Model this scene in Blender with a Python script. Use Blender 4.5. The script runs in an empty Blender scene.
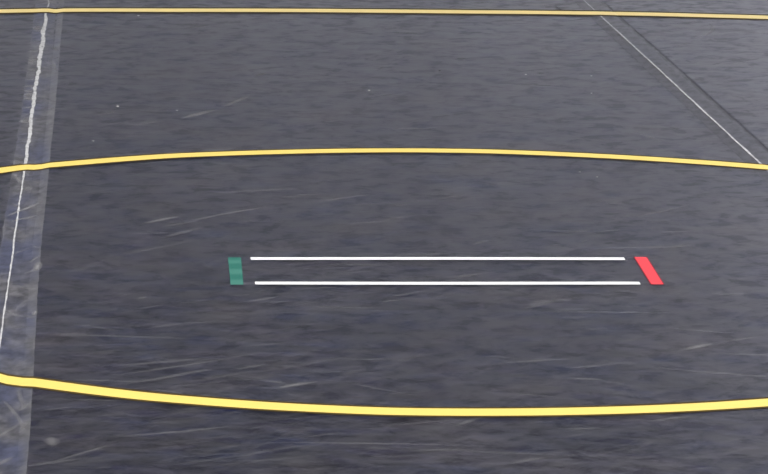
import bpy, math, random
import numpy as np
from mathutils import Vector, Matrix

sc = bpy.context.scene
COL = sc.collection
random.seed(7)
rng = np.random.default_rng(11)

# ------------------------------------------------------------------ render look
sc.view_settings.view_transform = 'Standard'
sc.view_settings.look = 'None'
sc.view_settings.gamma = 1.0
sc.view_settings.exposure = 0.0
sc.view_settings.use_curve_mapping = False

# ------------------------------------------------------------------ layers (metres)
Z_MAT, Z_SCUFF, Z_FILM, Z_CREASE, Z_LINE = -0.00060, -0.00055, -0.00040, -0.00026, 0.0
MAT_T = 0.038


def seam_l(y):                       # the joint between the left and the middle panel
    return -0.8885 + 0.00553 * y


def seam_r(y):                       # the joint on the right runs a little askew
    return 0.9001 - 0.0295 * y


def tape_right_edge(y):              # the right edge of the wide cloudy tape, a little wavy
    return float(np.interp(y, [-3, -1.9, -1.5, -0.75, -0.22, 0.37, 1.03, 1.71, 2.53, 3.46, 4.5, 6],
                           [-.826, -.825, -.8245, -.827, -.829, -.829, -.8255, -.823, -.8185, -.8175, -.815, -.813]))


def tape_left_edge(y):
    return float(np.interp(y, [-3, .37, 1.03, 1.71, 2.53, 3.46, 4.25, 6], [-.919, -.914, -.910, -.906, -.903, -.901, -.900, -.897]))


def relief(x, y):
    """Height of the mat skin: a shallow trough beside the left joint, a faint one on the right."""
    s, e = seam_l(y), tape_right_edge(y)
    z = float(np.interp(x, [s - 0.04, s - 0.02, s, s + 0.008, s + 0.022, e - 0.018, e + 0.001],
                        [0, 0.0004, 0.0004, 0.0, -0.0020, -0.0020, 0.0]))
    d = x - seam_r(y)
    z += float(np.interp(d, [-0.06, -0.01, 0.0, 0.01, 0.045, 0.053, 0.062],
                         [0, 0.0003, 0.0005, 0.0003, 0.0001, -0.0004, 0.0]))
    return z


# ------------------------------------------------------------------ materials
def new_mat(name):
    m = bpy.data.materials.new(name)
    m.use_nodes = True
    nt = m.node_tree
    nt.nodes.clear()
    out = nt.nodes.new('ShaderNodeOutputMaterial')
    return m, nt, out


def N(nt, kind, **kw):
    n = nt.nodes.new(kind)
    for k, v in kw.items():
        if k in n.inputs:
            n.inputs[k].default_value = v
        else:
            setattr(n, k, v)
    return n


def ramp(nt, stops, interp='LINEAR'):
    r = nt.nodes.new('ShaderNodeValToRGB')
    r.color_ramp.interpolation = interp
    e = r.color_ramp.elements
    while len(e) < len(stops):
        e.new(0.5)
    for i, (p, c) in enumerate(stops):
        e[i].position = p
        e[i].color = (c, c, c, 1) if isinstance(c, (int, float)) else (*c, 1)
    return r


def mixc(nt, fac, a, b, mode='MIX'):
    m = nt.nodes.new('ShaderNodeMix')
    m.data_type = 'RGBA'
    m.blend_type = mode
    for sock, val in ((m.inputs[0], fac), (m.inputs[6], a), (m.inputs[7], b)):
        if isinstance(val, bpy.types.NodeSocket):
            nt.links.new(val, sock)
        elif isinstance(val, (int, float)):
            sock.default_value = val
        else:
            sock.default_value = (*val, 1)
    return m.outputs[2]


def mapped(nt, scale, rot=0.0, loc=(0, 0, 0)):
    tc = nt.nodes.new('ShaderNodeTexCoord')
    # turn first, stretch afterwards, so that the streaks run along the turned axis
    a = N(nt, 'ShaderNodeMapping')
    a.inputs['Rotation'].default_value = (0, 0, rot)
    a.inputs['Location'].default_value = loc
    b = N(nt, 'ShaderNodeMapping')
    b.inputs['Scale'].default_value = scale
    nt.links.new(tc.outputs['Object'], a.inputs['Vector'])
    nt.links.new(a.outputs['Vector'], b.inputs['Vector'])
    return b.outputs['Vector']


def noise(nt, vec, scale, detail=3, rough=0.55, dist=0.0):
    n = N(nt, 'ShaderNodeTexNoise')
    n.inputs['Scale'].default_value = scale
    n.inputs['Detail'].default_value = detail
    n.inputs['Roughness'].default_value = rough
    n.inputs['Distortion'].default_value = dist
    nt.links.new(vec, n.inputs['Vector'])
    return n.outputs['Fac']


MAT_DARK = (0.0055, 0.0065, 0.0175)
MAT_MID = (0.0110, 0.0105, 0.0225)
MAT_GREY = (0.025, 0.022, 0.031)


def make_mat_vinyl():
    m, nt, out = new_mat('dark_vinyl')
    L = nt.links
    v = mapped(nt, (1, 1, 1))
    big = noise(nt, v, 3.2, 4, 0.55, 0.3)
    r1 = ramp(nt, [(0.34, MAT_DARK), (0.52, MAT_MID), (0.72, MAT_GREY)])
    L.new(big, r1.inputs['Fac'])
    # bluish clouds
    blue = noise(nt, mapped(nt, (1, 1, 1), 0.4, (3.1, 1.7, 0)), 5.5, 3, 0.5)
    rb = ramp(nt, [(0.48, 0.0), (0.72, 0.75)])
    L.new(blue, rb.inputs['Fac'])
    c = mixc(nt, rb.outputs['Color'], r1.outputs['Color'], (0.010, 0.014, 0.036))
    # brownish clouds
    br = noise(nt, mapped(nt, (1, 1, 1), -0.3, (7.3, 2.2, 0)), 4.5, 3, 0.5)
    rbr = ramp(nt, [(0.52, 0.0), (0.76, 0.6)])
    L.new(br, rbr.inputs['Fac'])
    c = mixc(nt, rbr.outputs['Color'], c, (0.036, 0.031, 0.033))
    # wiping streaks across the mat and fine grain
    fine = noise(nt, mapped(nt, (13, 18, 1), 0.1), 1.0, 5, 0.65)
    rf = ramp(nt, [(0.38, 0.45), (0.5, 0.95), (0.63, 1.8)])
    L.new(fine, rf.inputs['Fac'])
    c = mixc(nt, 0.85, c, rf.outputs['Color'], 'MULTIPLY')
    # rubbed pale scuffs in several directions
    for rot, loc, sx, sy, lo, hi, amt in ((-0.75, (1.3, 4.1, 0), 5, 44, 0.53, 0.70, 0.30),
                                          (-1.05, (5.2, 0.3, 0), 5, 40, 0.54, 0.70, 0.27),
                                          (-0.4, (2.2, 9.3, 0), 4, 46, 0.54, 0.70, 0.27),
                                          (0.7, (3.7, 7.3, 0), 5, 42, 0.55, 0.72, 0.22),
                                          (0.02, (8.8, 3.3, 0), 4, 60, 0.54, 0.70, 0.27)):
        s = noise(nt, mapped(nt, (sx, sy, 1), rot, loc), 1.0, 3, 0.55, 0.25)
        rs = ramp(nt, [(lo, 0.0), (hi, amt)])
        L.new(s, rs.inputs['Fac'])
        c = mixc(nt, rs.outputs['Color'], c, (0.072, 0.070, 0.080))
    b = N(nt, 'ShaderNodeBsdfPrincipled')
    L.new(c, b.inputs['Base Color'])
    rr = ramp(nt, [(0.3, 0.28), (0.7, 0.36)])
    L.new(fine, rr.inputs['Fac'])
    L.new(rr.outputs['Color'], b.inputs['Roughness'])
    grain = noise(nt, mapped(nt, (16, 13, 1), 0.2, (4.4, 6.1, 0)), 1.0, 4, 0.62, 0.4)
    rsp = ramp(nt, [(0.40, 0.08), (0.5, 0.38), (0.60, 0.90)])
    L.new(grain, rsp.inputs['Fac'])
    L.new(rsp.outputs['Color'], b.inputs['Specular IOR Level'])
    bump = N(nt, 'ShaderNodeBump', Strength=0.12, Distance=0.004)
    L.new(noise(nt, v, 26, 4, 0.6), bump.inputs['Height'])
    L.new(bump.outputs['Normal'], b.inputs['Normal'])
    L.new(b.outputs[0], out.inputs[0])
    return m


def make_plain(name, col, rough=0.5, spec=0.3, var=0.06, scale=30.0):
    m, nt, out = new_mat(name)
    L = nt.links
    n = noise(nt, mapped(nt, (1, 1, 1)), scale, 3, 0.55)
    r = ramp(nt, [(0.3, 1.0 - var), (0.7, 1.0)])
    L.new(n, r.inputs['Fac'])
    c = mixc(nt, 1.0, col, r.outputs['Color'], 'MULTIPLY')
    b = N(nt, 'ShaderNodeBsdfPrincipled')
    L.new(c, b.inputs['Base Color'])
    b.inputs['Roughness'].default_value = rough
    b.inputs['Specular IOR Level'].default_value = spec
    L.new(b.outputs[0], out.inputs[0])
    return m


def make_veil(name, col, lo, hi, scale_vec, rough=0.45, spec=0.4, use_fade=False, blue=None):
    """A see-through film or scuff: cloudy opacity between lo and hi."""
    m, nt, out = new_mat(name)
    L = nt.links
    n = noise(nt, mapped(nt, scale_vec), 1.0, 4, 0.6, 0.3)
    r = ramp(nt, [(0.32, lo), (0.70, hi)])
    L.new(n, r.inputs['Fac'])
    fac = r.outputs['Color']
    b = N(nt, 'ShaderNodeBsdfPrincipled')
    b.inputs['Base Color'].default_value = (*col, 1)
    if blue:
        n2 = noise(nt, mapped(nt, (6, 3, 1), 0, (2.0, 5.5, 0)), 1.0, 3, 0.5)
        r2 = ramp(nt, [(0.42, 0.0), (0.66, 1.0)])
        L.new(n2, r2.inputs['Fac'])
        L.new(mixc(nt, r2.outputs['Color'], col, blue), b.inputs['Base Color'])
    b.inputs['Roughness'].default_value = rough
    b.inputs['Specular IOR Level'].default_value = spec
    t = N(nt, 'ShaderNodeBsdfTransparent')
    mx = N(nt, 'ShaderNodeMixShader')
    if use_fade:
        at = N(nt, 'ShaderNodeAttribute', attribute_name='wear')
        mul = N(nt, 'ShaderNodeMath', operation='MULTIPLY')
        L.new(fac, mul.inputs[0])
        L.new(at.outputs['Fac'], mul.inputs[1])
        fac = mul.outputs[0]
    L.new(fac, mx.inputs[0])
    L.new(t.outputs[0], mx.inputs[1])
    L.new(b.outputs[0], mx.inputs[2])
    L.new(mx.outputs[0], out.inputs[0])
    return m


def make_film(name, dark, pale, blue, lo, hi, scale_vec, edge_col):
    """Clear tape gone cloudy: seen over the dark vinyl it reads as a mottled dark grey film; 'wear' marks its grubby rim."""
    m, nt, out = new_mat(name)
    L = nt.links
    n = noise(nt, mapped(nt, scale_vec), 1.0, 5, 0.62, 0.4)
    r = ramp(nt, [(lo, dark), (hi, pale)])
    L.new(n, r.inputs['Fac'])
    n2 = noise(nt, mapped(nt, (7, 2.2, 1), 0, (2.0, 5.5, 0)), 1.0, 3, 0.5)
    r2 = ramp(nt, [(0.44, 0.0), (0.60, 0.8)])
    L.new(n2, r2.inputs['Fac'])
    c = mixc(nt, r2.outputs['Color'], r.outputs['Color'], blue)
    fine = noise(nt, mapped(nt, (40, 16, 1), 0.2), 1.0, 4, 0.6)
    rf = ramp(nt, [(0.38, 0.72), (0.5, 1.0), (0.62, 1.35)])
    L.new(fine, rf.inputs['Fac'])
    c = mixc(nt, 0.9, c, rf.outputs['Color'], 'MULTIPLY')
    at = N(nt, 'ShaderNodeAttribute', attribute_name='wear')
    brk = noise(nt, mapped(nt, (20, 5, 1), 0, (1, 2, 0)), 1.0, 3, 0.6)
    rb = ramp(nt, [(0.36, 0.25), (0.56, 1.0)])
    L.new(brk, rb.inputs['Fac'])
    mul = N(nt, 'ShaderNodeMath', operation='MULTIPLY')
    L.new(at.outputs['Fac'], mul.inputs[0])
    L.new(rb.outputs['Color'], mul.inputs[1])
    c = mixc(nt, mul.outputs[0], c, edge_col)
    b = N(nt, 'ShaderNodeBsdfPrincipled')
    L.new(c, b.inputs['Base Color'])
    b.inputs['Roughness'].default_value = 0.34
    rs = ramp(nt, [(0.38, 0.20), (0.62, 0.65)])
    L.new(fine, rs.inputs['Fac'])
    sp = mixc(nt, mul.outputs[0], rs.outputs['Color'], (0.06, 0.06, 0.06)) if edge_col[0] < 0.05 else rs.outputs['Color']
    L.new(sp, b.inputs['Specular IOR Level'])
    L.new(b.outputs[0], out.inputs[0])
    return m


def make_green():
    m, nt, out = new_mat('green_tape')
    L = nt.links
    tc = N(nt, 'ShaderNodeTexCoord')
    sep = N(nt, 'ShaderNodeSeparateXYZ')
    L.new(tc.outputs['Object'], sep.inputs[0])
    mr = N(nt, 'ShaderNodeMapRange')
    mr.inputs['From Min'].default_value = -0.16
    mr.inputs['From Max'].default_value = 0.16
    L.new(sep.outputs['Y'], mr.inputs['Value'])
    dk, lt = (0.015, 0.140, 0.110), (0.046, 0.192, 0.155)
    r = ramp(nt, [(0.0, lt), (0.14, lt), (0.22, dk), (0.34, dk), (0.42, lt), (0.52, lt), (0.60, dk),
                  (0.74, dk), (0.80, lt), (0.86, lt), (0.92, dk)])
    L.new(mr.outputs[0], r.inputs['Fac'])
    b = N(nt, 'ShaderNodeBsdfPrincipled')
    L.new(r.outputs['Color'], b.inputs['Base Color'])
    b.inputs['Roughness'].default_value = 0.5
    b.inputs['Specular IOR Level'].default_value = 0.25
    L.new(b.outputs[0], out.inputs[0])
    return m


M = {
    'vinyl': make_mat_vinyl(),
    'foam': make_plain('mat_foam', (0.05, 0.05, 0.06), 0.9, 0.1),
    'scuff': make_veil('pale_scuff', (0.30, 0.295, 0.31), 0.55, 1.0, (22, 22, 1), 0.42, 0.42, use_fade=True),
    'yellow': make_plain('yellow_tape', (0.96, 0.72, 0.17), 0.4, 0.45, 0.05, 9),
    'yellow_far': make_plain('yellow_tape_pale', (0.98, 0.78, 0.31), 0.4, 0.45, 0.08, 9),  # paler yellow for the outer circle line
    'halo': make_plain('edge_halo', (0.080, 0.055, 0.015), 0.8, 0.1, 0.3, 40),  # brown sharpening halo beside the yellow lines, drawn as a border
    'white': make_plain('white_tape', (0.88, 0.88, 0.90), 0.5, 0.25, 0.03, 20),
    'red': make_plain('red_tape', (0.86, 0.055, 0.075), 0.5, 0.25, 0.06, 25),
    'red_edge': make_plain('red_tape_edge', (0.36, 0.020, 0.032), 0.6, 0.2, 0.1, 25),
    'green': make_green(),
    'film_left': make_film('cloudy_tape', (0.034, 0.034, 0.045), (0.120, 0.117, 0.128), (0.038, 0.046, 0.098), 0.36, 0.64,
                           (30, 11, 1), (0.135, 0.133, 0.135)),
    'film_right': make_film('clear_tape', (0.008, 0.0085, 0.014), (0.034, 0.032, 0.040), (0.014, 0.016, 0.028), 0.38, 0.64,
                            (18, 16, 1), (0.006, 0.006, 0.010)),
    'crease': make_plain('white_crease', (0.62, 0.62, 0.64), 0.6, 0.2, 0.40, 40),
    'crease_thin': make_plain('pale_crease', (0.66, 0.66, 0.70), 0.6, 0.2, 0.5, 30),
    'lint': make_plain('lint_fluff', (0.90, 0.90, 0.88), 0.9, 0.05, 0.2, 200),
    'dark_crumb': make_plain('dark_crumb', (0.012, 0.012, 0.016), 0.8, 0.1, 0.2, 200),
    'gym_floor': None,
}


def make_wood():
    m, nt, out = new_mat('maple_boards')
    L = nt.links
    n = noise(nt, mapped(nt, (16, 1.2, 1)), 1.0, 4, 0.6)
    r = ramp(nt, [(0.3, (0.42, 0.26, 0.12)), (0.7, (0.58, 0.39, 0.20))])
    L.new(n, r.inputs['Fac'])
    b = N(nt, 'ShaderNodeBsdfPrincipled')
    L.new(r.outputs['Color'], b.inputs['Base Color'])
    b.inputs['Roughness'].default_value = 0.3
    L.new(b.outputs[0], out.inputs[0])
    return m


M['gym_floor'] = make_wood()


# ------------------------------------------------------------------ object helpers
def mesh_obj(name, verts, faces, mats, idx=None, parent=None, smooth=False, wear=None):
    me = bpy.data.meshes.new(name)
    me.from_pydata([tuple(map(float, v)) for v in verts], [], faces)
    for mm in mats:
        me.materials.append(mm)
    if idx is not None:
        me.polygons.foreach_set('material_index', idx)
    if smooth:
        me.polygons.foreach_set('use_smooth', [True] * len(me.polygons))
    if wear is not None:
        at = me.attributes.new('wear', 'FLOAT', 'POINT')
        at.data.foreach_set('value', [float(w) for w in wear])
    me.update()
    o = bpy.data.objects.new(name, me)
    COL.objects.link(o)
    if parent:
        o.parent = parent
    return o


def tag(o, label, cat, group=None):
    o['label'] = label
    o['category'] = cat
    if group:
        o['group'] = group
    return o


def ribbon(pts_rows, thick, closed=False):
    """pts_rows: list of cross rows, each a list of (x,y,z) from one edge to the other.
    Returns verts and faces of a thin closed tape of the given thickness, plus the strip index of each face."""
    n = len(pts_rows[0])
    verts, faces, strip = [], [], []
    for row in pts_rows:
        verts += list(row)
        verts += [(x, y, z - thick) for (x, y, z) in row]
    R = len(pts_rows)
    last = R if closed else R - 1
    for i in range(last):
        a = i * 2 * n
        b = ((i + 1) % R) * 2 * n
        for k in range(n - 1):
            faces.append((a + k, b + k, b + k + 1, a + k + 1)); strip.append(k)
            faces.append((a + n + k, a + n + k + 1, b + n + k + 1, b + n + k)); strip.append(k)
        faces.append((a, a + n, b + n, b)); strip.append(0)
        faces.append((a + n - 1, b + n - 1, b + 2 * n - 1, a + 2 * n - 1)); strip.append(n - 2)
    if not closed:
        for k in range(n - 1):
            faces.append((k, k + 1, n + k + 1, n + k)); strip.append(k)
            a = (R - 1) * 2 * n
            faces.append((a + k, a + n + k, a + n + k + 1, a + k + 1)); strip.append(k)
    return verts, faces, strip


# ------------------------------------------------------------------ setting: gym floor
fl = mesh_obj('floor', [(-9, -12, -MAT_T - 0.061), (9, -12, -MAT_T - 0.061), (9, 12, -MAT_T - 0.061), (-9, 12, -MAT_T - 0.061),
                        (-9, -12, -MAT_T - .001), (9, -12, -MAT_T - .001), (9, 12, -MAT_T - .001), (-9, 12, -MAT_T - .001)],
              [(3, 2, 1, 0), (4, 5, 6, 7), (0, 1, 5, 4), (1, 2, 6, 5), (2, 3, 7, 6), (3, 0, 4, 7)], [M['gym_floor']])
fl['kind'] = 'structure'

# ------------------------------------------------------------------ mats
Y0, Y1 = -6.2, 7.6
ROWS = np.concatenate([np.arange(Y0, -2.4, 0.5), np.arange(-2.4, 5.6, 0.2), np.arange(5.6, Y1 + .01, 0.5)])

# named scuffs: world x0,y0,x1,y1, bow, width, opacity
SCUFFS = []


def mat_panel(cols_of_y, scuffs):
    """cols_of_y(y) -> x positions across the panel; one closed mesh with vinyl skin, foam sides and scuffs lying in the skin."""
    verts, faces, idx, wear = [], [], [], []
    n = len(cols_of_y(0.0))
    R = len(ROWS)
    for y in ROWS:
        for x in cols_of_y(y):
            verts.append((x, y, Z_MAT + relief(x, y))); wear.append(0)
    for y in ROWS:
        for x in cols_of_y(y):
            verts.append((x, y, Z_MAT - MAT_T)); wear.append(0)
    off = R * n
    for i in range(R - 1):
        for k in range(n - 1):
            a = i * n + k
            faces.append((a, a + 1, a + n + 1, a + n)); idx.append(0)
            faces.append((off + a, off + a + n, off + a + n + 1, off + a + 1)); idx.append(1)
    for i in range(R - 1):
        a = i * n
        faces.append((a, a + n, off + a + n, off + a)); idx.append(1)
        a = i * n + n - 1
        faces.append((a, off + a, off + a + n, a + n)); idx.append(1)
    for k in range(n - 1):
        faces.append((k, off + k, off + k + 1, k + 1)); idx.append(1)
        a = (R - 1) * n + k
        faces.append((a, a + 1, off + a + 1, off + a)); idx.append(1)
    for (x0, y0, x1, y1, bow, w, op) in scuffs:
        dx, dy = x1 - x0, y1 - y0
        ln = math.hypot(dx, dy)
        nx, ny = -dy / ln, dx / ln
        S = 12
        base = len(verts)
        for s in range(S + 1):
            t = s / S
            env = math.sin(math.pi * t) ** 0.7
            b = bow * ln * (1 - (2 * t - 1) ** 2)
            cx, cy = x0 + dx * t + nx * b, y0 + dy * t + ny * b
            for q, f in ((-1, 0), (0, 1), (1, 0)):
                px, py = cx + nx * q * w * (0.35 + 0.65 * env), cy + ny * q * w * (0.35 + 0.65 * env)
                verts.append((px, py, Z_SCUFF + relief(px, py)))
                wear.append(f * env * op)
        for s in range(S):
            for q in range(2):
                a = base + s * 3 + q
                faces.append((a, a + 3, a + 4, a + 1)); idx.append(2)
    return verts, faces, idx, wear


def random_scuffs(count, xr, yr):
    out = []
    for _ in range(count):
        x, y = random.uniform(*xr), random.uniform(*yr)
        ln = random.choice([random.uniform(.03, .10), random.uniform(.05, .16), random.uniform(.05, .16), random.uniform(.15, .40)])
        a = random.gauss(0.3, 0.45)
        w = random.uniform(.004, .013)
        out.append((x, y, x + ln * math.cos(a), y + ln * math.sin(a), random.uniform(-.04, .04), w, random.uniform(.08, .38)))
    return out


NAMED = [           # pale rubs seen on the middle panel
    (-0.531, 0.585, -0.296, 0.833, 0.04, 0.010, 0.50),
    (-0.259, 0.848, -0.076, 0.996, 0.00, 0.009, 0.40),
    (-0.617, 0.572, -0.525, 0.691, 0.00, 0.014, 0.60),
    (-0.591, 0.520, -0.487, 0.625, 0.00, 0.010, 0.30),
    (-0.755, 1.089, -0.637, 1.141, 0.00, 0.009, 0.28),
    (-0.644, 2.024, -0.539, 2.128, 0.00, 0.012, 0.40),
    (-0.506, 2.154, -0.412, 2.322, 0.00, 0.016, 0.70),
    (-0.396, 2.358, -0.309, 2.597, 0.00, 0.014, 0.55),
    (-0.477, 3.931, -0.392, 4.025, 0.00, 0.018, 0.50),
    (-0.299, 2.921, -0.254, 3.029, 0.00, 0.014, 0.50),
    (0.340, 2.818, 0.516, 2.764, 0.00, 0.016, 0.75),
    (0.104, 3.867, 0.224, 3.859, 0.00, 0.018, 0.65),
    (0.272, 3.305, 0.301, 3.318, 0.00, 0.014, 0.70),
    (0.323, 2.211, 0.405, 2.169, 0.00, 0.014, 0.50),
    (-0.008, 2.536, 0.087, 2.642, 0.00, 0.012, 0.45),
    (-0.013, 2.000, 0.128, 1.995, 0.00, 0.012, 0.65),
    (-0.093, 0.627, -0.009, 0.707, 0.00, 0.012, 0.38),
    (0.048, 0.926, 0.134, 0.983, 0.00, 0.014, 0.35),
    (-0.604, -1.121, -0.493, -1.015, 0.03, 0.012, 0.42),
    (-0.389, -1.204, -0.307, -1.136, 0.04, 0.014, 0.60),
    (-0.455, -1.025, -0.400, -0.978, 0.00, 0.012, 0.30),
    (0.393, -0.842, 0.461, -0.778, 0.00, 0.014, 0.65),
    (0.225, -0.952, 0.281, -0.972, 0.00, 0.012, 0.35),
    (0.483, -0.759, 0.559, -0.709, 0.00, 0.012, 0.30),
    (0.495, 0.265, 0.552, 0.330, 0.00, 0.012, 0.40),
    (0.521, -0.265, 0.602, -0.254, 0.00, 0.012, 0.35),
    (0.612, 1.958, 0.668, 1.784, 0.00, 0.012, 0.50),
    (0.489, 1.824, 0.563, 1.808, 0.00, 0.012, 0.40),
    (-0.674, -1.170, -0.525, -1.053, 0.00, 0.010, 0.30),
    (-0.787, -1.605, -0.784, -1.686, 0.00, 0.016, 0.55),
    (0.317, 0.334, 0.340, 0.391, 0.00, 0.010, 0.30),
    (0.192, -0.523, 0.253, -0.502, 0.00, 0.012, 0.30),
    (-0.706, 2.212, -0.650, 2.301, 0.00, 0.012, 0.35),
]



def cols_mid(y):
    a, b = seam_l(y), seam_r(y)
    e = tape_right_edge(y)
    left = [a + .0015, a + .005, a + .008, a + .022, a + .036, e - .018, e + .001, e + .04]
    right = [b - d for d in (0.06, 0.035, 0.010, 0.0015)]
    inner = list(np.linspace(left[-1], right[0], 10)[1:-1])
    return left + inner + right


def cols_left(y):
    a = seam_l(y)
    return [-5.4, -4, -2.6, -1.6, -1.1] + [a - d for d in (0.10, 0.04, 0.02, 0.006, 0.0015)]


def cols_right(y):
    b = seam_r(y)
    return [b + d for d in (0.0015, 0.010, 0.028, 0.045, 0.053, 0.062, 0.12)] + [1.5, 2.4, 3.6, 5.4]


def in_mid(s, lo=0.02):
    return all(seam_l(y) + lo < x < seam_r(y) - lo for x, y in ((s[0], s[1]), (s[2], s[3])))


mid_sc = [s for s in random_scuffs(420, (-0.86, 0.88), (-1.95, 4.75)) if in_mid(s)] + NAMED
left_sc = [s for s in random_scuffs(40, (-1.6, -0.95), (0.2, 4.8)) if max(s[0], s[2]) < seam_l(s[1]) - .05]
right_sc = [s for s in random_scuffs(90, (0.85, 1.7), (1.2, 4.8)) if min(s[0] - seam_r(s[1]), s[2] - seam_r(s[3])) > .07]
right_sc += [(0.985, 3.75, 1.075, 4.12, -0.08, .010, .45), (0.90, 3.55, 0.985, 3.72, 0.0, .010, .25)]
mats3 = [M['vinyl'], M['foam'], M['scuff']]

v, f, i, w = mat_panel(cols_mid, mid_sc)
tag(mesh_obj('wrestling_mat', v, f, mats3, i, wear=w),
    'dark navy vinyl mat panel in the middle, under the white, green and red markings', 'mat')
v, f, i, w = mat_panel(cols_left, left_sc)
tag(mesh_obj('wrestling_mat', v, f, mats3, i, wear=w),
    'dark navy mat panel to the left of the wide cloudy tape, at the left edge', 'mat')
v, f, i, w = mat_panel(cols_right, right_sc)
tag(mesh_obj('wrestling_mat', v, f, mats3, i, wear=w),
    'dark grey mat panel beyond the slanting thin seam, in the upper right corner', 'mat')


# ------------------------------------------------------------------ seam tapes
def strip_obj(name, edges, ys, z, mat, parent=None, thick=0.00012, wear=None):
    rows = []
    for y in ys:
        xs = edges(y)
        rows.append([(x, y, z + relief(x, y)) for x in xs])
    vv, ff, st = ribbon(rows, thick)
    ww = None if wear is None else [q for _ in rows for q in wear + wear]
    return mesh_obj(name, vv, ff, [mat], None, parent, wear=ww)


def empty(name, loc):
    o = bpy.data.objects.new(name, None)
    o.empty_display_size = 0.05
    o.location = loc
    COL.objects.link(o)
    return o


def tape_l(y):                       # the two edges of the left tape
    return tape_left_edge(y), tape_right_edge(y)


ys_l = np.arange(-3.0, 7.0, 0.05)
film = []


def film_cols(y):
    a, b = tape_l(y)
    s = seam_l(y)
    xs = [a, a + .006, s - .003, s + .003, s + .008, s + .022, s + .030, b - .018, b - .005, b]
    return xs


jag = {}
for y in ys_l:
    jag[round(float(y), 3)] = (rng.normal(0, .0012), rng.normal(0, .0012))


def film_edges(y):
    xs = film_cols(y)
    j = jag.get(round(float(y), 3), (0, 0))
    xs[0] += j[0]
    xs[-1] += j[1] * .5
    return xs


def mesh_strip(name, edges, ys, z, mat, thick=0.00012, parent=None, wear=None):
    return strip_obj(name, edges, ys, z, mat, parent, thick, wear)


tl = mesh_strip('seam_tape', film_edges, ys_l, Z_FILM, M['film_left'], wear=[.5, 0, 0, 0, 0, 0, 0, 0, .25, .6])
tag(tl, 'wide cloudy grey clear tape over the mat seam at the left edge', 'tape')


def crease_obj(name, seam, ys, width, jit, mat, parent, zoff=0.0):
    rows = []
    off = 0.0
    for y in ys:
        off = 0.75 * off + rng.normal(0, jit(y))
        w = width(y) * (1 + 0.20 * rng.normal()) if width(y) > .0022 else width(y) * (1 + .15 * rng.normal())
        w = max(w, 0.0008)
        c = seam(y) + off
        rows.append([(c - w / 2, y, Z_CREASE + zoff + relief(c - w / 2, y)), (c + w / 2, y, Z_CREASE + zoff + relief(c + w / 2, y))])
    vv, ff, st = ribbon(rows, 0.0001)
    o = mesh_obj(name, vv, ff, [mat], None, parent)
    return o


ys_c = np.arange(-3.0, 7.0, 0.03)
cr = crease_obj('crease', seam_l, ys_c,
                lambda y: float(np.interp(y, [-3, 0.2, 1.2, 1.4, 1.9, 2.6, 4.0, 4.4, 4.6], [.0031, .0031, .0036, .0068, .0080, .0095, .0110, .004, .003])),
                lambda y: float(np.interp(y, [0, 1.2, 1.5, 4], [.0003, .0004, .0008, .0009])), M['crease'], tl)
cr['label'] = 'whitish crease running down the tape'

# scratches and rubbed spots on the left tape: one part, it moves with the film
sv, sf, sw = [], [], []


def add_scratch(x0, y0, x1, y1, w, op, bow=0.0):
    dx, dy = x1 - x0, y1 - y0
    ln = math.hypot(dx, dy)
    nx, ny = -dy / ln, dx / ln
    base = len(sv)
    S = 10
    for s in range(S + 1):
        t = s / S
        env = math.sin(math.pi * min(max(t, .04), .96)) ** 0.5
        b = bow * ln * (1 - (2 * t - 1) ** 2)
        for q, ff_ in ((-1, 0), (0, 1), (1, 0)):
            px, py = x0 + dx * t + nx * (b + q * w), y0 + dy * t + ny * (b + q * w)
            sv.append((px, py, Z_FILM + .00012 + relief(px, py)))
            sw.append(ff_ * env * op)
    for s in range(S):
        for q in range(2):
            a = base + s * 3 + q
            sf.append((a, a + 3, a + 4, a + 1))


add_scratch(-0.905, 0.68, -0.838, 0.87, .008, .9)
add_scratch(-0.900, 0.60, -0.842, 0.70, .008, .7)
add_scratch(-0.900, 1.24, -0.882, 1.12, .007, .8)
add_scratch(-0.836, 0.00, -0.829, 0.10, .010, 1.0)
add_scratch(-0.834, -0.49, -0.829, -0.44, .006, 1.0)
add_scratch(-0.885, 0.13, -0.835, 0.30, .006, .35, .1)
add_scratch(-0.888, -0.45, -0.855, -0.50, .006, .5)
add_scratch(-0.875, -1.30, -0.835, -1.55, .007, .45, .02)
add_scratch(-0.85, -1.18, -0.835, -1.36, .007, .4, -.02)
add_scratch(-0.885, -1.62, -0.845, -1.50, .007, .4)
add_scratch(-0.842, 3.30, -0.822, 3.05, .016, .55)
add_scratch(-0.862, 3.25, -0.840, 3.12, .010, .35)
for _ in range(46):
    y = random.uniform(-1.9, 4.3)
    a, b = tape_l(y)
    x0 = random.uniform(a + .002, b - .012)
    x1 = min(b - .002, x0 + random.uniform(.01, .05))
    add_scratch(x0, y, x1, y + random.uniform(-.10, .12), random.uniform(.004, .012), random.uniform(.12, .5), random.uniform(-.03, .03))
for _ in range(34):                  # whitened patches between the outer edge and the crease
    y = random.uniform(1.0, 4.25)
    a, b = tape_l(y)
    s = seam_l(y)
    add_scratch(a + .002, y + random.uniform(-.02, .02), s, y + random.uniform(-.02, .03), random.uniform(.018, .045), random.uniform(.35, .9))
sc_o = mesh_obj('scratch_marks', sv, sf, [M['scuff']], None, tl, wear=sw)
sc_o['label'] = 'pale scratches and rubbed patches on the tape'
sc_o['kind'] = 'stuff'

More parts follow.
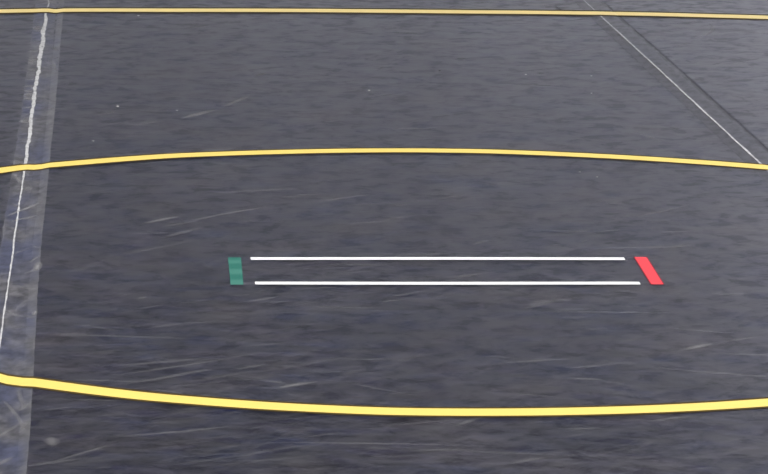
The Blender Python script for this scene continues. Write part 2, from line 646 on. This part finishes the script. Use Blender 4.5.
# right tape, nearly clear
ys_r = np.arange(-3.0, 7.0, 0.05)
tr = mesh_strip('seam_tape', lambda y: [seam_r(y) + d for d in (-.034, -.01, 0, .01, .028, .040, .0485, .054, .058)], ys_r, Z_FILM,
                M['film_right'], wear=[0, 0, 0, 0, 0, 0, 1.15, 1.2, .8])
tag(tr, 'thin nearly clear tape along the slanting mat seam at the upper right', 'tape')
cr2 = crease_obj('crease', seam_r, ys_c,
                 lambda y: float(np.interp(y, [-3, 1.3, 2.0, 2.6, 3.3, 4.2, 5], [.003, .0052, .0050, .0044, .0042, .0040, .0036])),
                 lambda y: .0003, M['crease_thin'], tr)
cr2['label'] = 'pale thin crease along the seam'


# ------------------------------------------------------------------ painted / taped lines
def circle_line(name, cx, cy, R, width, table, mat, halo=0.013):
    ang = [t[0] for t in table]
    dr = [t[1] for t in table]
    angs = []
    a = -180.0
    while a < 180 - 1e-6:
        r = R
        x, y = cx + r * math.cos(math.radians(a)), cy + r * math.sin(math.radians(a))
        near = min(abs(x - seam_l(y)), abs(x - seam_r(y))) < 0.09
        angs.append(a)
        a += (0.05 if R < 2 else 0.02) if near else (0.5 if R < 2 else 0.25)
    # smooth the hand-laid wander
    fine = np.arange(-180, 180.01, 0.25)
    raw = np.interp(fine, ang, dr)
    ker = np.exp(-0.5 * (np.arange(-12, 13) * 0.25 / (1.6 if R < 2 else 0.7)) ** 2)
    ker /= ker.sum()
    sm = np.convolve(np.pad(raw, 12, mode='edge'), ker, mode='valid')
    rows = []
    h = width / 2
    for a in angs:
        rr = R + float(np.interp(a, fine, sm)) / 1000.0
        c, s = math.cos(math.radians(a)), math.sin(math.radians(a))
        row = []
        for d in [-h - halo] + list(np.linspace(-h, h, 15)) + [h + halo]:
            x, y = cx + (rr + d) * c, cy + (rr + d) * s
            row.append((x, y, Z_LINE + relief(x, y)))
        rows.append(row)
    vv, ff, st = ribbon(rows, 0.0002, closed=True)
    ids = [1 if k in (0, 15) else 0 for k in st]
    return mesh_obj(name, vv, ff, [mat, M['halo']], ids)


near_t = [(-150, 0), (-130, -12), (-126.4, -13), (-123.7, -16), (-121.4, -13), (-119.7, -10.5), (-114.2, -1.5), (-110.7, -2.5), (-107.1, 1.5),
          (-100.3, 4.5), (-98.3, 7), (-91.7, 1.5), (-85, -1.2), (-79, -1.8), (-71.7, -3.3), (-60, 0)]
far_t = [(40, 0), (55.9, 5.5), (65.3, -6.1), (74.6, -6.5), (82.6, 1.5), (91.7, -1.6), (100.8, -3.5), (108.3, 2.5), (110, 8.0), (120, 2.0),
         (123, 6.8), (125, 11), (126.5, 13), (128.2, 6.7), (140, 0)]
inner = circle_line('circle_line', 0.0101, 0.1130, 1.524, 0.061, near_t + far_t, M['yellow'])
tag(inner, 'yellow inner circle line curving around the white, green and red markings', 'line')
out_t = [(40, 0), (60, 32), (73.25, 30.8), (75.2, 17), (77.2, 11), (81.15, -10), (85.05, -33), (88.65, -35.5), (92.65, -24), (96.63, -6.5),
         (98.98, 17), (100.5, 36), (101.3, 40), (102.5, 46), (103.67, 52), (125, 40), (150, 0)]
outer = circle_line('circle_line', 0.0247, 0.1178, 4.2907, 0.082, out_t, M['yellow_far'], 0.026)
tag(outer, 'far yellow boundary line, nearly straight, crossing the top of the view', 'line')


def start_line(y, label):
    rows = []
    for x in np.linspace(-0.3915, 0.3915, 29):
        wob = 0.0012 * math.sin(x * 7.0 + y * 9)
        rows.append([(x, y - .0155 + wob, Z_LINE), (x, y + .0155 + wob, Z_LINE)])
    vv, ff, st = ribbon(rows, 0.0002)
    o = mesh_obj('starting_line', vv, ff, [M['white']])
    return tag(o, label, 'line')


start_line(0.1434, 'long white starting line on the dark mat, the farther of the two parallel lines')
start_line(-0.1434, 'long white starting line on the dark mat, the nearer of the two parallel lines')


def marker(corners, mats, label, edge=0.0):
    cx = sum(c[0] for c in corners) / 4
    cy = sum(c[1] for c in corners) / 4
    (ax, ay), (bx, by), (dx, dy), (ex, ey) = corners       # far left, far right, near right, near left
    rows = []
    for t in np.linspace(0, 1, 14):
        xl, yl = ex + (ax - ex) * t - cx, ey + (ay - ey) * t - cy
        xr, yr = dx + (bx - dx) * t - cx, dy + (by - dy) * t - cy
        row = [(xl, yl), (xr, yr)] if not edge else [(xl, yl), (xl + edge, yl), (xr - edge, yr), (xr, yr)]
        rows.append([(p[0], p[1], 0.0) for p in row])
    vv, ff, st = ribbon(rows, 0.0002)
    ids = [1 if edge and k in (0, 2) else 0 for k in st]
    o = mesh_obj('marker_strip', vv, ff, mats, ids)
    o.location = (cx, cy, Z_LINE)
    return tag(o, label, 'marker')


marker([(0.4130, 0.163), (0.4415, 0.163), (0.4400, -0.156), (0.4120, -0.156)], [M['red'], M['red_edge']],
       'short red marker strip at the right end of the white lines', 0.0022)
marker([(-0.4385, 0.157), (-0.4110, 0.157), (-0.4155, -0.161), (-0.4415, -0.161)], [M['green']],
       'short green striped marker strip at the left end of the white lines')


# ------------------------------------------------------------------ lint and crumbs
def crumb_mesh(seed):
    r = random.Random(seed)
    g = (1 + 5 ** .5) / 2
    vs = [(-1, g, 0), (1, g, 0), (-1, -g, 0), (1, -g, 0), (0, -1, g), (0, 1, g), (0, -1, -g), (0, 1, -g), (g, 0, -1), (g, 0, 1), (-g, 0, -1), (-g, 0, 1)]
    fs = [(0, 11, 5), (0, 5, 1), (0, 1, 7), (0, 7, 10), (0, 10, 11), (1, 5, 9), (5, 11, 4), (11, 10, 2), (10, 7, 6), (7, 1, 8),
          (3, 9, 4), (3, 4, 2), (3, 2, 6), (3, 6, 8), (3, 8, 9), (4, 9, 5), (2, 4, 11), (6, 2, 10), (8, 6, 7), (9, 8, 1)]
    vs = [tuple(c / 1.9 * r.uniform(.65, 1.15) for c in p) for p in vs]
    zmin = min(p[2] for p in vs)
    return [(x, y * 1.4, (z - zmin) * .32) for x, y, z in vs], fs


SPECKS = [  # world x, y, radius, label
    (-0.661, 2.364, .0030, 'tiny pale lint speck on the mat, left of two near the cloudy tape'),
    (-0.511, 2.296, .0024, 'tiny pale lint speck on the mat, right of two near the cloudy tape'),
    (-0.594, 4.235, .0034, 'tiny pale lint speck just below the far yellow line, left side'),
    (-0.722, 1.775, .0024, 'tiny pale lint speck beside the left tape, above the inner yellow circle'),
    (-0.003, 2.668, .0034, 'brightest tiny white lint speck, alone in the middle of the upper mat'),
    (0.437, 2.986, .0030, 'tiny pale lint speck on the upper mat, left of the slanting seam'),
    (0.611, 2.960, .0026, 'tiny pale lint speck near the slanting seam, upper of two'),
    (0.577, 2.628, .0024, 'tiny pale lint speck near the slanting seam, lower of two'),
    (0.414, 1.306, .0022, 'tiny pale lint speck under the inner circle, left of a right hand pair'),
    (0.447, 1.232, .0022, 'tiny pale lint speck under the inner circle, right of a right hand pair'),
    (0.209, 3.057, .0024, 'tiny dark crumb on the upper mat, the only dark speck'),
]
protos = {}
for n, (x, y, r, lab) in enumerate(SPECKS):
    dark = 'dark' in lab.split()[1]
    cv, cf = crumb_mesh(30 + n)
    o = mesh_obj('crumb' if dark else 'lint_speck', [(a * r * 1.35, b * r * 1.35, c * r * 1.35) for a, b, c in cv], cf, [M['dark_crumb' if dark else 'lint']], smooth=True)
    o.location = (x, y, Z_MAT + relief(x, y))
    tag(o, lab, 'crumb' if dark else 'lint', None if dark else 'lint specks on the mat')

# a faint worn smudge by the left tape, close to the camera, lies in the mat skin (see NAMED)

# ------------------------------------------------------------------ light: gym lamps high overhead, and added light panels at the far end
w = bpy.data.worlds.new('hall')
sc.world = w
w.use_nodes = True
bg = w.node_tree.nodes['Background']
bg.inputs['Color'].default_value = (0.93, 0.96, 1.0, 1)
bg.inputs['Strength'].default_value = 0.025


def lamp(loc, size, power, col=(1, 0.985, 0.96), aim=None, name='overhead_light'):
    d = bpy.data.lights.new(name, 'AREA')
    d.shape = 'RECTANGLE'
    d.size, d.size_y = size
    d.energy = power
    d.color = col
    o = bpy.data.objects.new(name, d)
    o.location = loc
    if aim:
        o.rotation_euler = (Vector(aim) - Vector(loc)).to_track_quat('-Z', 'Y').to_euler()
    COL.objects.link(o)
    return o


for lx in (-6, 0, 6):
    lamp((lx, -1, 8.0), (1.6, 1.2), 440)
    lamp((lx, -7, 8.0), (1.6, 1.2), 130)
    lamp((lx, 6, 8.0), (1.6, 1.2), 105)  # row added overhead, unseen, to lift the dim far yellow line
# unseen light panels added at the far end, stronger rightward, for the mat's sheen
for wx, ww, wh, power in ((-10.4, 12.5, 1.2, 520), (-2.98, 2.28, 1.2, 130), (-0.70, 2.28, 1.2, 98), (1.58, 2.28, 1.2, 118), (3.87, 2.28, 1.2, 150),
                          (6.19, 2.28, 5.0, 75), (8.55, 2.28, 5.0, 300), (16.5, 13.5, 1.2, 600)):
    lamp((wx, 34.0, wh / 2), (ww, wh), power, (0.87, 0.875, 1.0), (wx, 0, wh / 2), 'sheen_panel_light')

# ------------------------------------------------------------------ camera (a long lens from standing height)
cam = bpy.data.cameras.new('camera')
co = bpy.data.objects.new('camera', cam)
COL.objects.link(co)
pi_, ya, ro, fpx = 0.170084589, 0.0608363402, 0.0111046402, 4705.26764
fwd = Vector((math.cos(pi_) * math.sin(ya), math.cos(pi_) * math.cos(ya), -math.sin(pi_)))
r = Vector((math.cos(ya), -math.sin(ya), 0))
u = r.cross(fwd)
r2 = r * math.cos(ro) + u * math.sin(ro)
u2 = u * math.cos(ro) - r * math.sin(ro)
m = Matrix((r2, u2, -fwd)).transposed().to_4x4()
m.translation = Vector((-0.70160019, -9.51096094, 1.706616))
co.matrix_world = m
cam.sensor_width = 36.0
cam.lens = fpx / 768.0 * 36.0
cam.clip_end = 200
sc.camera = co
